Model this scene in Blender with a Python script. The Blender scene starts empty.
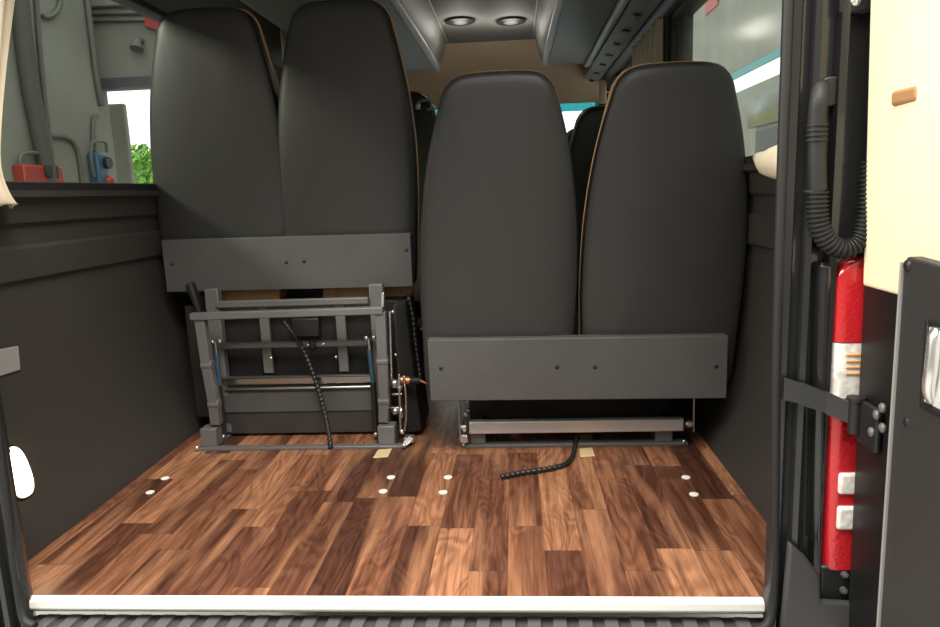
import bpy, bmesh, math, random
from mathutils import Vector, Matrix
random.seed(7)
C = bpy.context.scene.collection
V = Vector
PI = math.pi

# ------------------------------------------------------------------ camera model (pixel -> metres on a given plane)
F = 690.0
CX, CY = 470.0, 313.5
CAM = V((0.30, -1.32, 0.845))
def cam_axes():
    r = math.radians(1.5)
    fw = V((515 - CX, 190 - CY, F)).normalized()
    up = V((-math.sin(r), -math.cos(r), 0)); up -= up.dot(fw) * fw; up.normalize()
    rt = fw.cross(up)
    return rt, fw, up            # van axes x, y, z written in camera axes (right, down, forward)
AX, AY, AZ = cam_axes()
def ray(px, py):
    d = V((px - CX, py - CY, F)); return V((AX.dot(d), AY.dot(d), AZ.dot(d)))
def at_x(px, py, x): d = ray(px, py); return CAM + d * ((x - CAM.x) / d.x)
def at_y(px, py, y): d = ray(px, py); return CAM + d * ((y - CAM.y) / d.y)
def at_z(px, py, z): d = ray(px, py); return CAM + d * ((z - CAM.z) / d.z)

# ------------------------------------------------------------------ mesh helpers
class MB:
    def __init__(s): s.bm = bmesh.new()
    def poly(s, pts):
        vs = [s.bm.verts.new(p) for p in pts]
        return s.bm.faces.new(vs)
    def hexa(s, b, t):
        vb = [s.bm.verts.new(p) for p in b]; vt = [s.bm.verts.new(p) for p in t]; n = len(b)
        s.bm.faces.new(vb[::-1]); s.bm.faces.new(vt)
        for i in range(n): s.bm.faces.new((vb[i], vb[(i + 1) % n], vt[(i + 1) % n], vt[i]))
        return s
    def box(s, a, b):
        x0, x1 = sorted((a[0], b[0])); y0, y1 = sorted((a[1], b[1])); z0, z1 = sorted((a[2], b[2]))
        return s.hexa([(x0, y0, z0), (x1, y0, z0), (x1, y1, z0), (x0, y1, z0)], [(x0, y0, z1), (x1, y0, z1), (x1, y1, z1), (x0, y1, z1)])
    def bar(s, p, q, w, h, side=(1, 0, 0)):
        p = V(p); q = V(q); d = (q - p).normalized(); a = V(side); a -= a.dot(d) * d
        if a.length < 1e-4: a = V((0, 1, 0)); a -= a.dot(d) * d
        a.normalize(); b = d.cross(a); a *= w / 2; b *= h / 2
        c = [-a - b, a - b, a + b, -a + b]
        return s.hexa([p + k for k in c], [q + k for k in c])
    def prism(s, poly, axis, a, b):
        f = {'x': lambda u, v, w: (w, u, v), 'y': lambda u, v, w: (u, w, v), 'z': lambda u, v, w: (u, v, w)}[axis]
        return s.hexa([f(u, v, a) for u, v in poly], [f(u, v, b) for u, v in poly])
    def tube(s, pts, r, seg=10, cap=True, closed=False):
        pts = [V(p) for p in pts]; n = len(pts); rings = []
        rr = r if isinstance(r, (list, tuple)) else [r] * n
        nrm = None
        for i, p in enumerate(pts):
            if closed: t = pts[(i + 1) % n] - pts[i - 1]
            else: t = pts[min(i + 1, n - 1)] - pts[max(i - 1, 0)]
            t.normalize()
            if nrm is None: nrm = t.orthogonal().normalized()
            else:
                nrm = nrm - nrm.dot(t) * t; nrm.normalize()
            b = t.cross(nrm)
            rings.append([s.bm.verts.new(p + (nrm * math.cos(2 * PI * k / seg) + b * math.sin(2 * PI * k / seg)) * rr[i]) for k in range(seg)])
        for i in range(n if closed else n - 1):
            A, B = rings[i], rings[(i + 1) % n]
            for k in range(seg): s.bm.faces.new((A[k], A[(k + 1) % seg], B[(k + 1) % seg], B[k]))
        if cap and not closed: s.bm.faces.new(rings[0][::-1]); s.bm.faces.new(rings[-1])
        return s
    def ball(s, c, r, sc=(1, 1, 1), u=10, v=7):
        m = Matrix.Translation(c) @ Matrix.Diagonal((r * sc[0], r * sc[1], r * sc[2], 1))
        bmesh.ops.create_uvsphere(s.bm, u_segments=u, v_segments=v, radius=1, matrix=m); return s
    def disc(s, c, n, r, h, seg=16, sx=1.0):      # short cylinder from c along n
        n = V(n).normalized(); return s.tube([V(c), V(c) + n * h], r, seg)
    def rings(s, rs, cap0=True, cap1=True):
        R = [[s.bm.verts.new(p) for p in r] for r in rs]; n = len(R[0])
        for A, B in zip(R, R[1:]):
            for k in range(n): s.bm.faces.new((A[k], A[(k + 1) % n], B[(k + 1) % n], B[k]))
        for ok, r, rev in ((cap0, R[0], True), (cap1, R[-1], False)):
            if ok: s.bm.faces.new(r[::-1] if rev else r)
        return s
    def sheet(s, rows):
        R = [[s.bm.verts.new(p) for p in r] for r in rows]
        for A, B in zip(R, R[1:]):
            for k in range(len(A) - 1): s.bm.faces.new((A[k], A[k + 1], B[k + 1], B[k]))
        return s
    def build(s, name, mat, parent=None, bevel=0, smooth=False, solid=0, segs=2):
        bmesh.ops.recalc_face_normals(s.bm, faces=s.bm.faces[:])
        me = bpy.data.meshes.new(name); s.bm.to_mesh(me); s.bm.free()
        me.materials.append(mat)
        o = bpy.data.objects.new(name, me); C.objects.link(o)
        if parent is not None: attach(o, parent)
        if solid:
            m = o.modifiers.new('solid', 'SOLIDIFY'); m.thickness = solid; m.offset = 0
        if bevel:
            m = o.modifiers.new('bevel', 'BEVEL'); m.width = bevel; m.segments = segs; m.limit_method = 'ANGLE'; m.angle_limit = math.radians(35)
        if smooth or bevel:
            for p in me.polygons: p.use_smooth = True
            if not smooth or smooth == 'auto':
                me.set_sharp_from_angle(angle=math.radians(40))
        return o
WORLD = {}
def attach(o, parent):
    o.parent = parent
    o.matrix_parent_inverse = Matrix.Translation(-WORLD.get(parent.name, V((0, 0, 0))))
    WORLD[o.name] = WORLD.get(parent.name, V((0, 0, 0))) * 0
def thing(name, label, cat, loc, group=None):
    o = bpy.data.objects.new(name, None); C.objects.link(o); o.location = loc; o.empty_display_size = .05
    WORLD[o.name] = V(loc); tag(o, label, cat, group); return o
def tag(o, label, cat, group=None, kind=None):
    o['label'] = label; o['category'] = cat
    if group: o['group'] = group
    if kind: o['kind'] = kind
    return o
def struct(o, label=None, cat=None):
    o['kind'] = 'structure'
    if label: o['label'] = label
    if cat: o['category'] = cat
    return o
def copy_tree(o, parent=None, dx=(0, 0, 0)):
    c = o.copy(); C.objects.link(c)
    if parent is not None: c.parent = parent; c.matrix_parent_inverse = o.matrix_parent_inverse.copy()
    else: c.location = o.location + V(dx)
    for ch in [k for k in bpy.data.objects if k.parent == o]: copy_tree(ch, c)
    return c
def smooth_path(pts, n=6):
    pts = [V(p) for p in pts]; out = []
    for i in range(len(pts) - 1):
        p0 = pts[max(i - 1, 0)]; p1 = pts[i]; p2 = pts[i + 1]; p3 = pts[min(i + 2, len(pts) - 1)]
        for k in range(n):
            t = k / n
            out.append(0.5 * ((2 * p1) + (p2 - p0) * t + (2 * p0 - 5 * p1 + 4 * p2 - p3) * t * t + (3 * p1 - p0 - 3 * p2 + p3) * t ** 3))
    out.append(pts[-1]); return out
def resample(pts, step):
    out = [pts[0].copy()]; acc = 0
    for a, b in zip(pts, pts[1:]):
        d = (b - a).length
        if d < 1e-7: continue
        t = step - acc
        while t <= d:
            out.append(a.lerp(b, t / d)); t += step
        acc = d - (t - step)
    return out

# ------------------------------------------------------------------ materials
def mat(name, col, rough=.5, metal=0, bump=0, bscale=200, var=0, vscale=6, spec=.5, coat=0, emit=None, estr=0, detail=3):
    m = bpy.data.materials.new(name); m.use_nodes = True; nt = m.node_tree; n = nt.nodes; l = nt.links
    b = n['Principled BSDF']
    b.inputs['Base Color'].default_value = (*col, 1); b.inputs['Roughness'].default_value = rough
    b.inputs['Metallic'].default_value = metal; b.inputs['Specular IOR Level'].default_value = spec
    if coat: b.inputs['Coat Weight'].default_value = coat; b.inputs['Coat Roughness'].default_value = .08
    if emit: b.inputs['Emission Color'].default_value = (*emit, 1); b.inputs['Emission Strength'].default_value = estr
    tc = n.new('ShaderNodeTexCoord')
    if bump:
        t = n.new('ShaderNodeTexNoise'); t.inputs['Scale'].default_value = bscale; t.inputs['Detail'].default_value = detail
        l.new(tc.outputs['Object'], t.inputs['Vector'])
        k = n.new('ShaderNodeBump'); k.inputs['Strength'].default_value = bump; k.inputs['Distance'].default_value = .002
        l.new(t.outputs['Fac'], k.inputs['Height']); l.new(k.outputs['Normal'], b.inputs['Normal'])
    if var:
        t = n.new('ShaderNodeTexNoise'); t.inputs['Scale'].default_value = vscale; t.inputs['Detail'].default_value = 5
        l.new(tc.outputs['Object'], t.inputs['Vector'])
        r = n.new('ShaderNodeValToRGB'); r.color_ramp.elements[0].position = .3; r.color_ramp.elements[1].position = .7
        r.color_ramp.elements[0].color = (*[c * (1 - var) for c in col], 1); r.color_ramp.elements[1].color = (*[min(1, c * (1 + var)) for c in col], 1)
        l.new(t.outputs['Fac'], r.inputs['Fac']); l.new(r.outputs['Color'], b.inputs['Base Color'])
    return m
def glass(name, tint, refl=.08):
    m = bpy.data.materials.new(name); m.use_nodes = True; nt = m.node_tree; n = nt.nodes; l = nt.links
    n.remove(n['Principled BSDF']); out = n['Material Output']
    t = n.new('ShaderNodeBsdfTransparent'); t.inputs['Color'].default_value = (*tint, 1)
    g = n.new('ShaderNodeBsdfGlossy'); g.inputs['Roughness'].default_value = .14
    f = n.new('ShaderNodeLayerWeight'); f.inputs['Blend'].default_value = .5
    p = n.new('ShaderNodeMath'); p.operation = 'POWER'; p.inputs[1].default_value = 5; l.new(f.outputs['Facing'], p.inputs[0])
    q = n.new('ShaderNodeMath'); q.operation = 'MULTIPLY_ADD'; q.inputs[1].default_value = .6; q.inputs[2].default_value = refl * .15; l.new(p.outputs[0], q.inputs[0])
    x = n.new('ShaderNodeMixShader'); l.new(q.outputs[0], x.inputs[0]); l.new(t.outputs[0], x.inputs[1]); l.new(g.outputs[0], x.inputs[2])
    l.new(x.outputs[0], out.inputs['Surface']); return m
def wood():
    m = bpy.data.materials.new('walnut_laminate'); m.use_nodes = True; nt = m.node_tree; n = nt.nodes; l = nt.links
    b = n['Principled BSDF']
    def math_(op, a, c=None, d=None):
        k = n.new('ShaderNodeMath'); k.operation = op
        for i, v in enumerate((a, c, d)):
            if v is None: continue
            if isinstance(v, (int, float)): k.inputs[i].default_value = v
            else: l.new(v, k.inputs[i])
        return k.outputs[0]
    def comb(x, y, z=0.0):
        k = n.new('ShaderNodeCombineXYZ')
        for i, v in enumerate((x, y, z)):
            if isinstance(v, (int, float)): k.inputs[i].default_value = v
            else: l.new(v, k.inputs[i])
        return k.outputs[0]
    def noise(vec, scale, detail=2, rough=.5, dist=0):
        k = n.new('ShaderNodeTexNoise'); k.inputs['Scale'].default_value = scale; k.inputs['Detail'].default_value = detail
        k.inputs['Roughness'].default_value = rough; k.inputs['Distortion'].default_value = dist; l.new(vec, k.inputs['Vector']); return k.outputs['Fac']
    def white(vec):
        k = n.new('ShaderNodeTexWhiteNoise'); k.noise_dimensions = '3D'; l.new(vec, k.inputs['Vector']); return k.outputs['Value']
    def ramp(f, st):
        r = n.new('ShaderNodeValToRGB'); e = r.color_ramp.elements
        while len(e) < len(st): e.new(.5)
        for q, (p, c) in zip(e, st): q.position = p; q.color = (*c, 1)
        l.new(f, r.inputs['Fac']); return r.outputs['Color']
    def mix(f, a, c, mode='MIX'):
        k = n.new('ShaderNodeMix'); k.data_type = 'RGBA'; k.blend_type = mode
        if isinstance(f, (int, float)): k.inputs['Factor'].default_value = f
        else: l.new(f, k.inputs['Factor'])
        for i, v in ((6, a), (7, c)):
            if isinstance(v, tuple): k.inputs[i].default_value = (*v, 1)
            else: l.new(v, k.inputs[i])
        return k.outputs[2]
    tc = n.new('ShaderNodeTexCoord'); sp = n.new('ShaderNodeSeparateXYZ'); l.new(tc.outputs['Object'], sp.inputs[0])
    x, y = sp.outputs[0], sp.outputs[1]
    W, Ln = .087, .50
    cx = math_('DIVIDE', x, W); col = math_('FLOOR', cx)
    off = math_('MULTIPLY', white(comb(col, 3.3, 1.7)), 3.0)
    ry = math_('ADD', math_('DIVIDE', y, Ln), off); row = math_('FLOOR', ry)
    pid = white(comb(col, row, .5)); pid2 = white(comb(row, col, 7.5))
    base = ramp(pid, [(0, (.088, .035, .021)), (.3, (.165, .066, .038)), (.6, (.26, .108, .058)), (.85, (.37, .165, .086)), (1, (.48, .23, .122))])
    gx = comb(math_('MULTIPLY', x, 1.0), math_('MULTIPLY', y, .27), math_('MULTIPLY', pid2, 20.0))
    fig = noise(gx, 8, 2, .5, .9)
    rings_ = math_('MULTIPLY_ADD', math_('SINE', math_('MULTIPLY', fig, 64.0)), .5, .5)
    c1 = mix(math_('MULTIPLY', rings_, .58), base, mix(1.0, base, (.40, .33, .32), 'MULTIPLY'))
    sap = noise(comb(x, math_('MULTIPLY', y, .12), math_('MULTIPLY', pid, 31.0)), 13, 2, .4)
    sapf = ramp(sap, [(.50, (0, 0, 0)), (.64, (1, 1, 1))])
    c2 = mix(math_('MULTIPLY', sapf, .55), c1, (.50, .24, .125))
    fib = noise(comb(x, math_('MULTIPLY', y, .04), pid), 260, 3, .6)
    streak = noise(comb(math_('MULTIPLY', x, 1.0), math_('MULTIPLY', y, .05), math_('MULTIPLY', pid2, 9.0)), 75, 3, .6, .3)
    c25 = mix(1.0, c2, ramp(streak, [(.30, (.50, .46, .44)), (.52, (1.0, 1.0, 1.0)), (.75, (1.22, 1.2, 1.15))]), 'MULTIPLY')
    c3 = mix(1.0, c25, ramp(fib, [(.3, (.72, .70, .68)), (.7, (1.12, 1.12, 1.12))]), 'MULTIPLY')
    ex = math_('ABSOLUTE', math_('SUBTRACT', math_('FRACT', cx), .5)); ey = math_('ABSOLUTE', math_('SUBTRACT', math_('FRACT', ry), .5))
    seam = math_('MAXIMUM', math_('GREATER_THAN', ex, .492), math_('GREATER_THAN', ey, .4975))
    c4 = mix(math_('MULTIPLY', seam, .45), c3, (.04, .02, .01))
    l.new(c4, b.inputs['Base Color']); b.inputs['Roughness'].default_value = .36; b.inputs['Specular IOR Level'].default_value = .35
    k = n.new('ShaderNodeBump'); k.inputs['Strength'].default_value = .08; k.inputs['Distance'].default_value = .001
    l.new(fib, k.inputs['Height']); l.new(k.outputs['Normal'], b.inputs['Normal'])
    return m
MT = dict(
    wood=wood(),
    vinyl=mat('black_vinyl', (.031, .030, .029), .40, bump=.25, bscale=420, spec=.5),
    vinyl_side=mat('black_vinyl_border', (.012, .012, .012), .5),
    piping=mat('tan_piping', (.62, .36, .15), .6, bump=.2),
    plate=mat('grey_hammered_plate', (.075, .073, .07), .55, bump=.5, bscale=260, var=.08),
    frame=mat('grey_painted_steel', (.155, .152, .15), .42, metal=.25, bump=.1),
    steel=mat('bright_steel', (.55, .54, .52), .3, metal=1, bump=.05),
    bolt=mat('zinc_bolt', (.85, .85, .84), .25, metal=.9),
    dark=mat('dark_board', (.013, .0125, .012), .6, bump=.15),
    pan=mat('seat_pan_steel', (.07, .068, .066), .4, metal=.3, bump=.3, bscale=60, var=.2),
    black=mat('black_plastic', (.014, .014, .014), .45, bump=.1),
    rubber=mat('black_rubber', (.013, .013, .013), .6, bump=.15, bscale=300),
    paint=mat('black_car_paint', (.018, .018, .0185), .25, coat=.6, bump=.03, bscale=30),
    wall=mat('charcoal_wall_vinyl', (.041, .037, .033), .55, bump=.35, bscale=350),
    rack=mat('charcoal_rack_vinyl', (.15, .16, .145), .5, bump=.2, bscale=300),
    rail=mat('grey_rack_rail', (.30, .31, .29), .45),
    ceil=mat('dark_grey_ceiling', (.30, .31, .29), .7, bump=.3, bscale=200),
    tanpanel=mat('tan_header_lining', (.80, .60, .42), .7, bump=.3, bscale=160, var=.06),
    beige=mat('cream_door_trim', (.90, .79, .55), .42, bump=.06, bscale=80),
    slot=mat('brown_slot', (.42, .22, .10), .6),
    cloth=mat('cream_curtain_cloth', (.86, .75, .56), .9, bump=.4, bscale=300, var=.06),
    white=mat('white_sill_plastic', (.86, .84, .78), .4, bump=.03),
    cap=mat('cream_plastic_cap', (.85, .80, .70), .5),
    tab=mat('pale_gold_tab', (.72, .55, .30), .5, metal=.2),
    grey=mat('grey_plastic', (.30, .29, .28), .5, bump=.1),
    tread=mat('grey_step_plastic', (.055, .054, .052), .55, bump=.3, bscale=150),
    rib=mat('grey_step_rib', (.10, .098, .094), .5, bump=.3, bscale=150),
    copper=mat('copper_wire', (.55, .24, .12), .35, metal=.7),
    blue=mat('blue_label', (.03, .08, .12), .5),
    board=mat('brown_plywood', (.36, .20, .09), .7, bump=.3, var=.25, vscale=14),
    lens_red=mat('red_lens', (.52, .016, .022), .14, coat=.6, bump=.9, bscale=130),
    lens_dark=mat('dark_red_lens', (.30, .005, .008), .15, coat=.7),
    lens_clear=mat('clear_lens', (.80, .76, .70), .12, coat=.6, bump=.8, bscale=90, var=.25, vscale=60),
    lens_amber=mat('amber_lens', (.75, .34, .10), .2, coat=.5),
    alu=mat('satin_aluminium', (.70, .69, .67), .35, metal=.4),
    lamp=mat('glowing_lamp_lens', (1, .9, .75), .4, emit=(1, .80, .52), estr=9),
    concrete=mat('grey_concrete', (.25, .25, .215), .9, bump=.4, bscale=20, var=.14, vscale=1.2),
    concrete2=mat('pale_concrete', (.31, .31, .265), .9, bump=.4, bscale=20, var=.1, vscale=1.5),
    asphalt=mat('grey_floor_concrete', (.42, .41, .39), .8, bump=.3, bscale=15, var=.15, vscale=2),
    lintel=mat('dark_lintel', (.10, .095, .115), .7, bump=.1),
    conduit=mat('grey_conduit', (.13, .13, .12), .6, bump=.1),
    cable=mat('dark_cable_trunk', (.085, .082, .075), .7, bump=.3, bscale=40),
    red=mat('red_enamel', (.36, .04, .03), .4, bump=.05),
    bluebox=mat('blue_enamel', (.045, .10, .19), .4, bump=.05),
    sign=mat('red_sign_enamel', (.36, .05, .05), .5),
    leaf=mat('green_leaves', (.24, .46, .09), .6, var=.5, vscale=3, bump=.3, bscale=20),
    trunk=mat('brown_bark', (.16, .11, .07), .9, bump=.6, bscale=30),
    cupgrey=mat('light_grey_cup', (.55, .54, .51), .4),
    doorblack=mat('door_black_paint', (.010, .010, .010), .38, spec=.25),
    panel=mat('black_door_panel', (.030, .029, .028), .5, bump=.3, bscale=250),
    yellow=mat('yellow_stripe_paint', (.17, .16, .06), .6),
    machine=mat('grey_machine_enamel', (.12, .125, .115), .5, bump=.1, var=.1),
    teal=mat('teal_band', (.02, .24, .27), .4),
    glass=glass('tinted_glass', (.83, .86, .82)),
    clear=glass('windscreen_glass', (.95, .98, .97)),
)
MT['tealglass'] = glass('teal_tint_band', (.15, .42, .44))

# ------------------------------------------------------------------ the shell of the van
YE = 3.95
fl = [(-.785, 0), (-.907, .153), (-.907, YE), (.907, YE), (.907, .153), (.785, 0)]
m = MB(); m.prism(fl, 'z', -.03, 0)
struct(m.build('floor', MT['wood']), 'walnut laminate plank floor of the van', 'floor')
# white sill strip
m = MB(); m.prism([(.010, .004), (-.004, .003), (-.008, -.002), (-.009, -.020), (.0, -.030)], 'x', -.795, .786)
struct(m.build('trim_1', MT['white'], bevel=.003), 'white sill strip along the rear edge of the wood floor', 'trim')
# side walls: profile (z, distance from centre)
lower = [(-.04, .905), (0, .907), (.05, .926), (.11, .947), (.18, .966), (.26, .981), (.34, .991), (.44, .998), (.655, 1.0), (.664, .987), (.70, .985), (.742, .986), (.752, .996), (.80, .996), (.810, .983), (.868, .975), (.875, .955), (.892, .955)]
upper = [(1.535, .945), (1.55, .925), (1.62, .90), (1.70, .86), (1.78, .80), (1.82, .70)]
def wall(sgn, y0, y1, wins, name, label):
    m = MB()
    out = 1.06
    def strip(prof, a, b):
        poly = [(sgn * d, z) for z, d in prof] + [(sgn * out, prof[-1][0]), (sgn * out, prof[0][0])]
        m.prism(poly, 'y', a, b)
    strip(lower, y0, y1)
    strip(upper, y0, y1)
    ed = [y0] + [v for w in wins for v in w] + [y1]
    for a, b in zip(ed[0::2], ed[1::2]):
        if b - a > .01: strip([(.892, .955), (1.535, .945)], a, b)
    return struct(m.build(name, MT['wall'], smooth='auto'), label, 'wall')
wall(-1, .153, YE, [(.20, 2.30), (2.55, 3.20), (3.40, 3.92)], 'wall_left', 'charcoal left inner wall of the van with moulded ledges')
wall(1, .153, YE, [(.20, 1.78), (1.98, 3.20), (3.40, 3.92)], 'wall_right', 'charcoal right inner wall of the van beside the low seats')
def side_window(sgn, y0, y1, name, label, g='glass'):
    m = MB(); m.box((sgn * .985, y0, .89), (sgn * .990, y1, 1.537))
    w = struct(m.build(name, MT[g]), label, 'window')
    m = MB()
    for a, b in (((.962, y0 - .005, .885), (1.0, y1 + .005, .915)), ((.962, y0 - .005, 1.515), (1.0, y1 + .005, 1.54)), ((.962, y0 - .005, .89), (1.0, y0 + .02, 1.537)), ((.962, y1 - .02, .89), (1.0, y1 + .005, 1.537))):
        m.box((sgn * a[0], a[1], a[2]), (sgn * b[0], b[1], b[2]))
    m.build('window_frame', MT['rubber'], w, bevel=.004)
side_window(-1, .205, 2.295, 'window_1', 'tinted left side window showing the workshop wall')
side_window(1, .205, 1.775, 'window_2', 'tinted right side window beside the low seats')
side_window(-1, 2.555, 3.195, 'window_4', 'second left side window added to let in light, beyond the curtain behind the tall seat')  # added opening, lets daylight in to lift the ceiling and header
side_window(1, 1.985, 3.195, 'window_5', 'second right side window added to let in light, beyond the cream curtain')  # added like the left one, brightens the dim upper interior
side_window(-1, 3.405, 3.915, 'window_6', 'cab window at the far left', 'clear')
side_window(1, 3.405, 3.915, 'window_7', 'cab window at the far right', 'clear')
# ceiling and rear header
m = MB(); m.box((-1.06, -.02, 1.80), (1.06, 3.42, 1.86))
m.box((-1.06, 3.42, 1.80), (1.06, 4.6, 1.86))
cl = struct(m.build('ceiling', MT['ceil']), 'dark grey ceiling of the van', 'ceiling')
# tan header over the cab
m = MB(); m.prism([(3.40, 1.80), (3.46, 1.77), (3.92, 1.49), (3.97, 1.455), (4.02, 1.47), (4.02, 1.80)], 'x', -1.05, 1.05)
struct(m.build('wall_front', MT['tanpanel'], smooth='auto'), 'tan lined header panel above the windscreen', 'wall')
# cab: windscreen, dash wall, pillars
m = MB(); m.hexa([(-.95, 4.03, 1.50), (.95, 4.03, 1.50), (.95, 4.55, .85), (-.95, 4.55, .85)], [(-.95, 4.036, 1.503), (.95, 4.036, 1.503), (.95, 4.556, .853), (-.95, 4.556, .853)])
ws = struct(m.build('window_3', MT['clear']), 'windscreen at the far end of the van', 'window')
m = MB(); m.hexa([(-.94, 4.02, 1.50), (.94, 4.02, 1.50), (.94, 4.09, 1.41), (-.94, 4.09, 1.41)], [(-.94, 4.024, 1.503), (.94, 4.024, 1.503), (.94, 4.094, 1.413), (-.94, 4.094, 1.413)])
m.build('tint_band', MT['tealglass'], ws)
m = MB(); m.box((-1.06, 4.5, -.04), (1.06, 4.6, .86)); m.box((-1.06, 3.95, -.04), (1.06, 4.5, 0))
for s_ in (-1, 1):
    m.box((s_ * .94, 3.95, -.04), (s_ * 1.06, 4.6, .87)); m.hexa([(s_ * .93, 3.95, .86), (s_ * 1.06, 3.95, .86), (s_ * 1.06, 4.6, .86), (s_ * .93, 4.55, .86)], [(s_ * .93, 3.95, 1.8), (s_ * 1.06, 3.95, 1.8), (s_ * 1.06, 4.06, 1.8), (s_ * .93, 4.03, 1.8)])
struct(m.build('trim_2', MT['black'], bevel=.01), 'black dashboard wall and cab pillars at the far end', 'trim')
# rear pillars round the door opening
def pillar(sgn, name, label):
    pr = [(.907, .155), (.79, .012), (.783, -.004), (.790, -.018), (.803, -.020), (.810, -.008), (.822, -.006), (.826, -.022), (.836, -.024), (.840, .002), (.868, .004), (.872, -.018), (.884, -.02), (.888, .0),
          (.99, .0), (1.04, .02), (1.06, .08), (1.06, .156)]
    m = MB()
    m.prism([(sgn * x, y) for x, y in pr], 'z', -.16, 1.86)
    # stiffer shoulder at the foot of the opening
    o = struct(m.build(name, MT['paint'], smooth='auto'), label, 'trim')
    # interior side lining fills up to the wall, wider above the floor
    m = MB(); m.prism([(sgn * .905, .150), (sgn * .86, .10), (sgn * 1.05, .10), (sgn * 1.05, .16), (sgn * .99, .20)], 'z', .3, 1.55)
    m.build('pillar_lining', MT['wall'], o)
    # seal
    pts = [(sgn * .779, -.012, 1.80), (sgn * .784, -.012, .7), (sgn * .794, -.013, .25), (sgn * .799, -.013, .10), (sgn * .799, -.014, .045), (sgn * .796, -.018, .0), (sgn * .785, -.028, -.033), (sgn * .76, -.034, -.043)]
    m = MB(); m.tube(smooth_path(pts, 5), .0095, 10)
    m.build('door_seal', MT['rubber'], o, smooth=True)
    return o
pr_ = pillar(1, 'trim_3', 'glossy black right rear door pillar with ridges')
pl_ = pillar(-1, 'trim_4', 'dark left rear door pillar beside the glowing lamp')
# left wall foot trim
# ground outside
m = MB(); m.box((-12, -10, -.70), (12, 14, -.66))
struct(m.build('ground', MT['asphalt']), 'workshop concrete floor outside the van', 'ground')

# ------------------------------------------------------------------ rear step
st = thing('rear_step', 'dark grey ribbed plastic step below the white sill strip', 'step', (0, -.08, -.05))
m = MB(); m.box((-.80, -.16, -.075), (.80, .03, -.055)); m.box((-.80, -.19, -.30), (.80, -.16, -.06));
m.build('step_body', MT['tread'], st, bevel=.006)
for i in range(29):
    x = -.775 + i * .0535
    m = MB(); m.hexa([(x, -.15, -.056), (x + .031, -.15, -.056), (x + .038, .02, -.056), (x + .007, .02, -.056)], [(x + .002, -.148, -.049), (x + .029, -.148, -.049), (x + .036, .018, -.049), (x + .009, .018, -.049)])
    m.build('tread_rib', MT['rib'], st)

# ------------------------------------------------------------------ seats
half = [(.24, .232), (.30, .238), (.39, .240), (.54, .245), (.70, .242), (.80, .234), (.88, .224), (.96, .210), (1.03, .194), (1.09, .177), (1.125, .167), (1.150, .152), (1.166, .134), (1.176, .113), (1.181, .085), (1.183, .05), (1.184, 0)]
def seat_outline():
    R = [V((w, z)) for z, w in half]
    bot = [V((.0, .21)), V((.10, .21)), V((.19, .211)), V((.222, .222))]
    right = bot + R
    pts = [V((p.x, p.y, 0)) for p in right]
    d = resample(smooth_path(pts, 6), .022)
    if (d[-1] - V((0, 1.184, 0))).length > 1e-3: d.append(V((0, 1.184, 0)))
    L = [V((-p.x, p.y, 0)) for p in d[-2:0:-1]]
    return [(p.x, p.y) for p in d + L]
OUT = seat_outline()
def offset(poly, d):
    n = len(poly); o = []
    for i in range(n):
        a, b = V(poly[i - 1]), V(poly[(i + 1) % n]); t = (b - a).normalized()
        o.append((poly[i][0] - t.y * d, poly[i][1] + t.x * d))
    return o
def lean(z): return -(z - .38) * .075 if z < 1.2 else -.0615
def backrest(parent, cx, y, dz, tilt=.035):
    # dark shell facing the rear, piping round the rim, front pad; tilt = sideways shift with height
    def P(ring, d):
        return [(cx + x + (z - .7) * tilt, y + d + lean(z), z + dz) for x, z in ring]
    def sc(ring, k):
        return [(x * k, .70 + (z - .70) * k) for x, z in ring]
    c = [P(sc(offset(OUT, .022), k), -.016 * (1 - k ** 3)) for k in (.04, .2, .4, .6, .75, .88, .96)]
    c += [P(offset(OUT, .022), .001), P(offset(OUT, .013), .005), P(offset(OUT, .006), .012)]
    m = MB(); m.rings(c, True, False)
    b = m.build('backrest', MT['vinyl'], parent, smooth=True)
    m = MB(); m.rings([P(offset(OUT, .006), .012), P(offset(OUT, .002), .022), P(offset(OUT, .0), .04), P(offset(OUT, .004), .072)], False, False)
    m.build('border', MT['vinyl_side'], b, smooth=True)
    rim = [(x + (.004 if x < 0 else -.004) * max(0, min(1, (1.12 - z) / .1)), z + .004 * max(0, min(1, (z - 1.1) / .06))) for x, z in OUT]
    m = MB(); m.tube(P(rim, .074), .0042, 8, closed=True)
    m.build('piping', MT['piping'], b, smooth=True)
    m = MB(); m.rings([P(offset(OUT, .001), .076), P(offset(OUT, .004), .11), P(offset(OUT, .03), .135), P(sc(offset(OUT, .045), .9), .14), P(sc(offset(OUT, .045), .4), .125)], False, True)
    m.build('front_pad', MT['vinyl_side'], b, smooth=True)
    return b
def cushion(parent, x0, x1, y0, y1, z0, z1):
    m = MB(); m.box((x0, y0, z0), (x1, y1, z1)); return m.build('seat_cushion', MT['vinyl_side'], parent, bevel=.03, segs=4)
def rear_panel(parent, x0, x1, y, z0, z1, dzx, screws):
    # folded plate, slightly higher on its right end by dzx
    m = MB()
    a = [(x0, y, z0), (x1, y, z0 + dzx), (x1, y, z1 + dzx), (x0, y, z1)]
    m.hexa(a, [(p[0], p[1] + .012, p[2]) for p in a])
    m.hexa([(x0, y + .012, z1 - .012), (x1, y + .012, z1 + dzx - .012), (x1, y + .05, z1 + dzx - .012), (x0, y + .05, z1 - .012)], [(x0, y + .012, z1), (x1, y + .012, z1 + dzx), (x1, y + .05, z1 + dzx), (x0, y + .05, z1)])
    p = m.build('rear_panel', MT['plate'], parent, bevel=.0025)
    for sx in screws:
        q = at_y(sx[0], sx[1], y)
        m = MB(); m.ball((q.x, y - .001, q.z), .0065, (1, .5, 1)); m.build('screw', MT['black'], p, smooth=True)
    return p
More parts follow.
